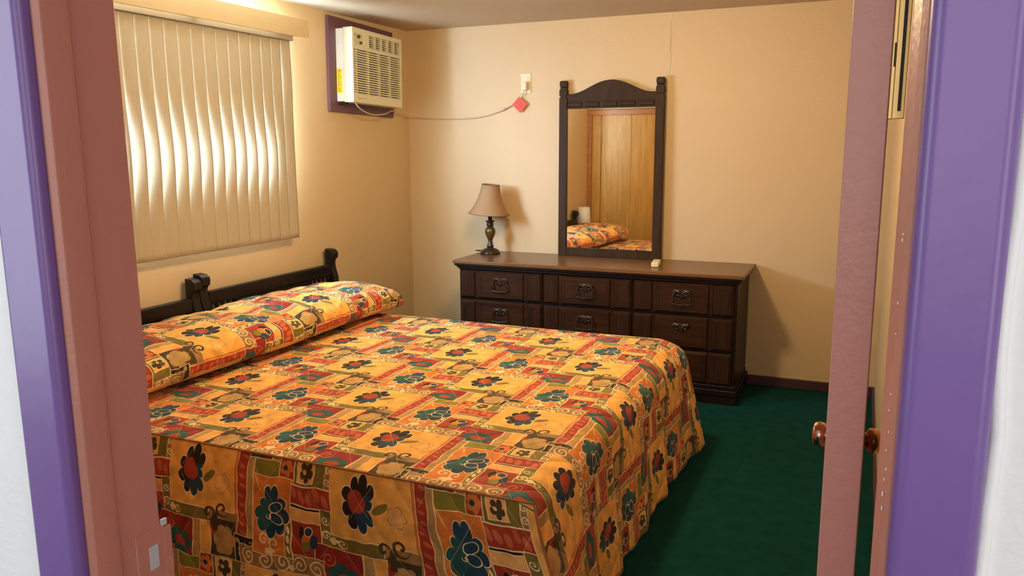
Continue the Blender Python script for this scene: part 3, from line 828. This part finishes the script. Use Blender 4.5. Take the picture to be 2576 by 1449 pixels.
# print origin: centre of one big red-hearted flower on top
UX, UY = 1.706, -3.020
SX0 = .40
def sstep(a, b, x):
    t = max(0, min(1, (x-a)/(b-a))); return t*t*(3-2*t)
def lens_(y):
    r = rad_(y); return r, (BX1-r) - SX0, r*math.pi/2, BZ - r - .008      # radius, flat part, rounded edge, hanging part
def foot_fn(s, y):
    """s: arc length from the pillow to the floor at the foot; y across the bed"""
    RAD, SLEN, ARC, HANG = lens_(y)
    near = 1 - sstep(0, .55, y-BY0)
    far = sstep(-.42, 0, y-BY1)
    sag = .006*math.sin(y*5.1+1)*math.sin(s*3.7)
    if s <= SLEN:
        e = sstep(.0, .10, BY1 - y)
        return (SX0+s, y, BZ + sag*.6 - (1-e)*.030)
    if s <= SLEN+ARC:
        a = (s-SLEN)/RAD
        e = sstep(.0, .10, BY1 - y)
        return (BX1-RAD+RAD*math.sin(a), y, BZ-RAD+RAD*math.cos(a) - (1-e)*.030*math.cos(a))
    t = (s-SLEN-ARC)/HANG
    fold = (.009*math.sin(y*19+.9*math.sin(y*7)) + .005*math.sin(y*37+1.3))*t**.8*(1-.7*near)
    x = BX1 + .035*t + fold + near*.15*t + far*.05*t
    yy = y - near*.055*t*(1-sstep(0,.5,y-BY0)) + far*.06*t
    return (x, yy, (BZ-RAD)*(1-t) + .008*t)
NS, NY = 120, 140
mb = MB(o)
def fn(u, v):
    y = BY0 + v*(BY1-BY0); return foot_fn(u*sum(lens_(y)[1:]), y)
def uvf(u, v): return (SX0 + u*sum(lens_(BY0 + v*(BY1-BY0))[1:]) - UX, BY0 + v*(BY1-BY0) - UY)
mb.grid(NS, NY, fn, uvfn=uvf)
tp = mb.build('top_panel', m_print, sp, smooth=True)
tp.modifiers.new('thickness', 'SOLIDIFY').thickness = .004
# near drop, a separate piece sewn along the edge
SH = BZ - .012
def side_fn(u, v, sgn=-1):
    x0 = BX0 + .28 + u*(BX1 + .0 - BX0 - .28)
    t = v
    right = sstep(.55, 1.0, u)
    ripple = .010*math.sin(x0*9.0)*t + .006*math.sin(x0*21)*t
    bulge = .020*math.sin(min(1, t*5)*math.pi/2)
    x = x0 + right*.195*t
    # the corner seam meets the foot panel
    z = BZ - .006 - SH*t
    return (x, BY0 - bulge - .035*t + ripple*(1-right), z)
def side_uv(u, v):
    x0 = BX0 + .28 + u*(BX1-BX0-.28)
    return (x0*1.0 - 1.757, -(v*SH) + .084)
mb = MB(o)
mb.grid(110, 40, lambda u, v: side_fn(u, v), uvfn=side_uv, flip=True)
sd_ = mb.build('side_panel', m_print, sp, smooth=True)
# foot corner gusset between side panel edge and foot panel edge
def gus(u, v):
    a = Vector(side_fn(1, v)); _, SLEN, ARC, HANG = lens_(BY0)
    b = Vector(foot_fn(SLEN + ARC*min(1, v/.13) + (HANG*max(0, (v-.13)/.87)), BY0))
    return tuple(a.lerp(b, u))
mb = MB(o)
mb.grid(8, 40, gus, uvfn=lambda u, v: (.62 + u*.05, -.1 - v*SH), flip=True)
mb.build('corner_gusset', m_print, sp, smooth=True)
# far drop
mb = MB(o)
mb.grid(60, 12, lambda u, v: (SX0 + u*(BX1-.15-SX0), BY1 + .004 + .05*v + .01*math.sin(u*40)*v, BZ-.030-(BZ-.04)*v), uvfn=lambda u, v: (SX0+u*1.9-UX, BY1-UY+v*.54))
mb.build('side_panel', m_print, sp, smooth=True)
# piping along the near edge and down the corner
edge = [(BX0+.28 + (BX1-BX0-.28)*i/60, BY0-.002, BZ-.001) for i in range(61)]
MB(o).tube(edge, .0036, 8).build('piping', m_pipe, sp, smooth=True)
cor = [tuple(Vector(side_fn(1, i/30)) + Vector((.002, -.003, .003))) for i in range(31)]
MB(o).tube(cor, .0042, 8).build('piping', m_pipe, sp, smooth=True)

# pillows rolled into the head of the spread
PY0, PY1 = -3.235, -1.225
def pil_fn(u, v):
    cap = 0.0
    CE = .045
    if u < CE: cap = 1-u/CE; w = 0.0
    elif u > 1-CE: cap = (u-1+CE)/CE; w = 1.0
    else: w = (u-CE)/(1-2*CE)
    y = PY0 + w*(PY1-PY0)
    end = 1.0
    dn, df = y-PY0, PY1-y
    for d, l in ((dn, .20), (df, .26)):
        if d < l:
            q = 1-d/l; end = min(end, math.sqrt(max(.0, 1-q**2.6)))
    end = .58 + .42*end
    pin = (1-cap)**.8*.94 + .06 if cap else 1.0
    if cap: y += (1 if u > .5 else -1)*(.030*math.sin(cap*2.4) + .006*math.sin(v*math.pi*34)*cap*(1-cap)*4)
    two = 1 - .10*math.exp(-((w-.50)/.06)**2)
    a = math.pi*2*v           # 0 = back bottom, goes over the top to the front
    ang = -math.pi*.75 - a
    hx, hz = .285*(.70+.30*end)*pin, .086*end*two*(1+.10*math.sin(w*math.pi))
    c, s_ = math.cos(ang), math.sin(ang)
    px = math.copysign(abs(c)**.80, c); pz = math.copysign(abs(s_)**(.85 if s_ > 0 else .6), s_)
    wr = .004*math.sin(y*37+3*v*6)*(1 if end > .9 else 2.2)
    x = .408 + hx*px*(1-.05*math.sin(w*9)) + .01*math.sin(w*7)
    z = BZ + .002 + hz*(1+pz*pin) + wr*max(0, pz)*pin
    return (x, y, z)
NP = 64
# arc length table for the print
import bisect
ref = [pil_fn(.42, k/NP) for k in range(NP+1)]
acc = [0]
for k in range(NP): acc.append(acc[-1] + math.dist(ref[k], ref[k+1]))
kA = min(range(NP+1), key=lambda k: abs(ref[k][0]-.565) + (10 if ref[k][2] < BZ+.10 else 0))
mb = MB(o)
mb.grid(150, NP, pil_fn, uvfn=lambda u, v: (acc[round(v*NP)] - acc[kA], PY0 + u*(PY1-PY0) + 2.62), flip=False)
pw = mb.build('pillow_cover', m_print, sp, smooth=True)
pw['label'] = 'head of the spread rolled over two pillows'

# ------------------------------------------------------------------ nightstand and its lamp (in the mirror)
ns = thing('nightstand', 'dark nightstand squeezed between the bed and the closet, mostly hidden', 'nightstand', (.24, -3.52, 0))
MB().box((-.19, -.16, .06), (.17, .16, .50)).build('case', m_dcase, ns, bevel=.003)
MB().box((-.20, -.175, .50), (.19, .175, .525)).build('top', m_dtop, ns, bevel=.003)
MB().box((.168, -.14, .30), (.182, .14, .47)).build('drawer', m_dfront, ns, bevel=.003)
MB().box((-.18, -.15, 0), (.16, .15, .06)).build('plinth', m_dcase, ns)
nl = thing('bedside_lamp', 'bedside lamp with a pale shade at the headboard end, seen only in the mirror', 'lamp', (.10, -3.392, .525))
MB().lathe([(.055, 0), (.056, .012), (.020, .025), (.014, .06), (.030, .10), (.034, .13), (.016, .17), (.009, .20), (.008, .30)], seg=20).build('base', m_lampw, nl, smooth=True)
MB().lathe([(.075, .20), (.062, .37), (.060, .37), (.073, .20)], seg=28, cap=False).build('lamp_shade', m_pshade, nl, smooth=True)
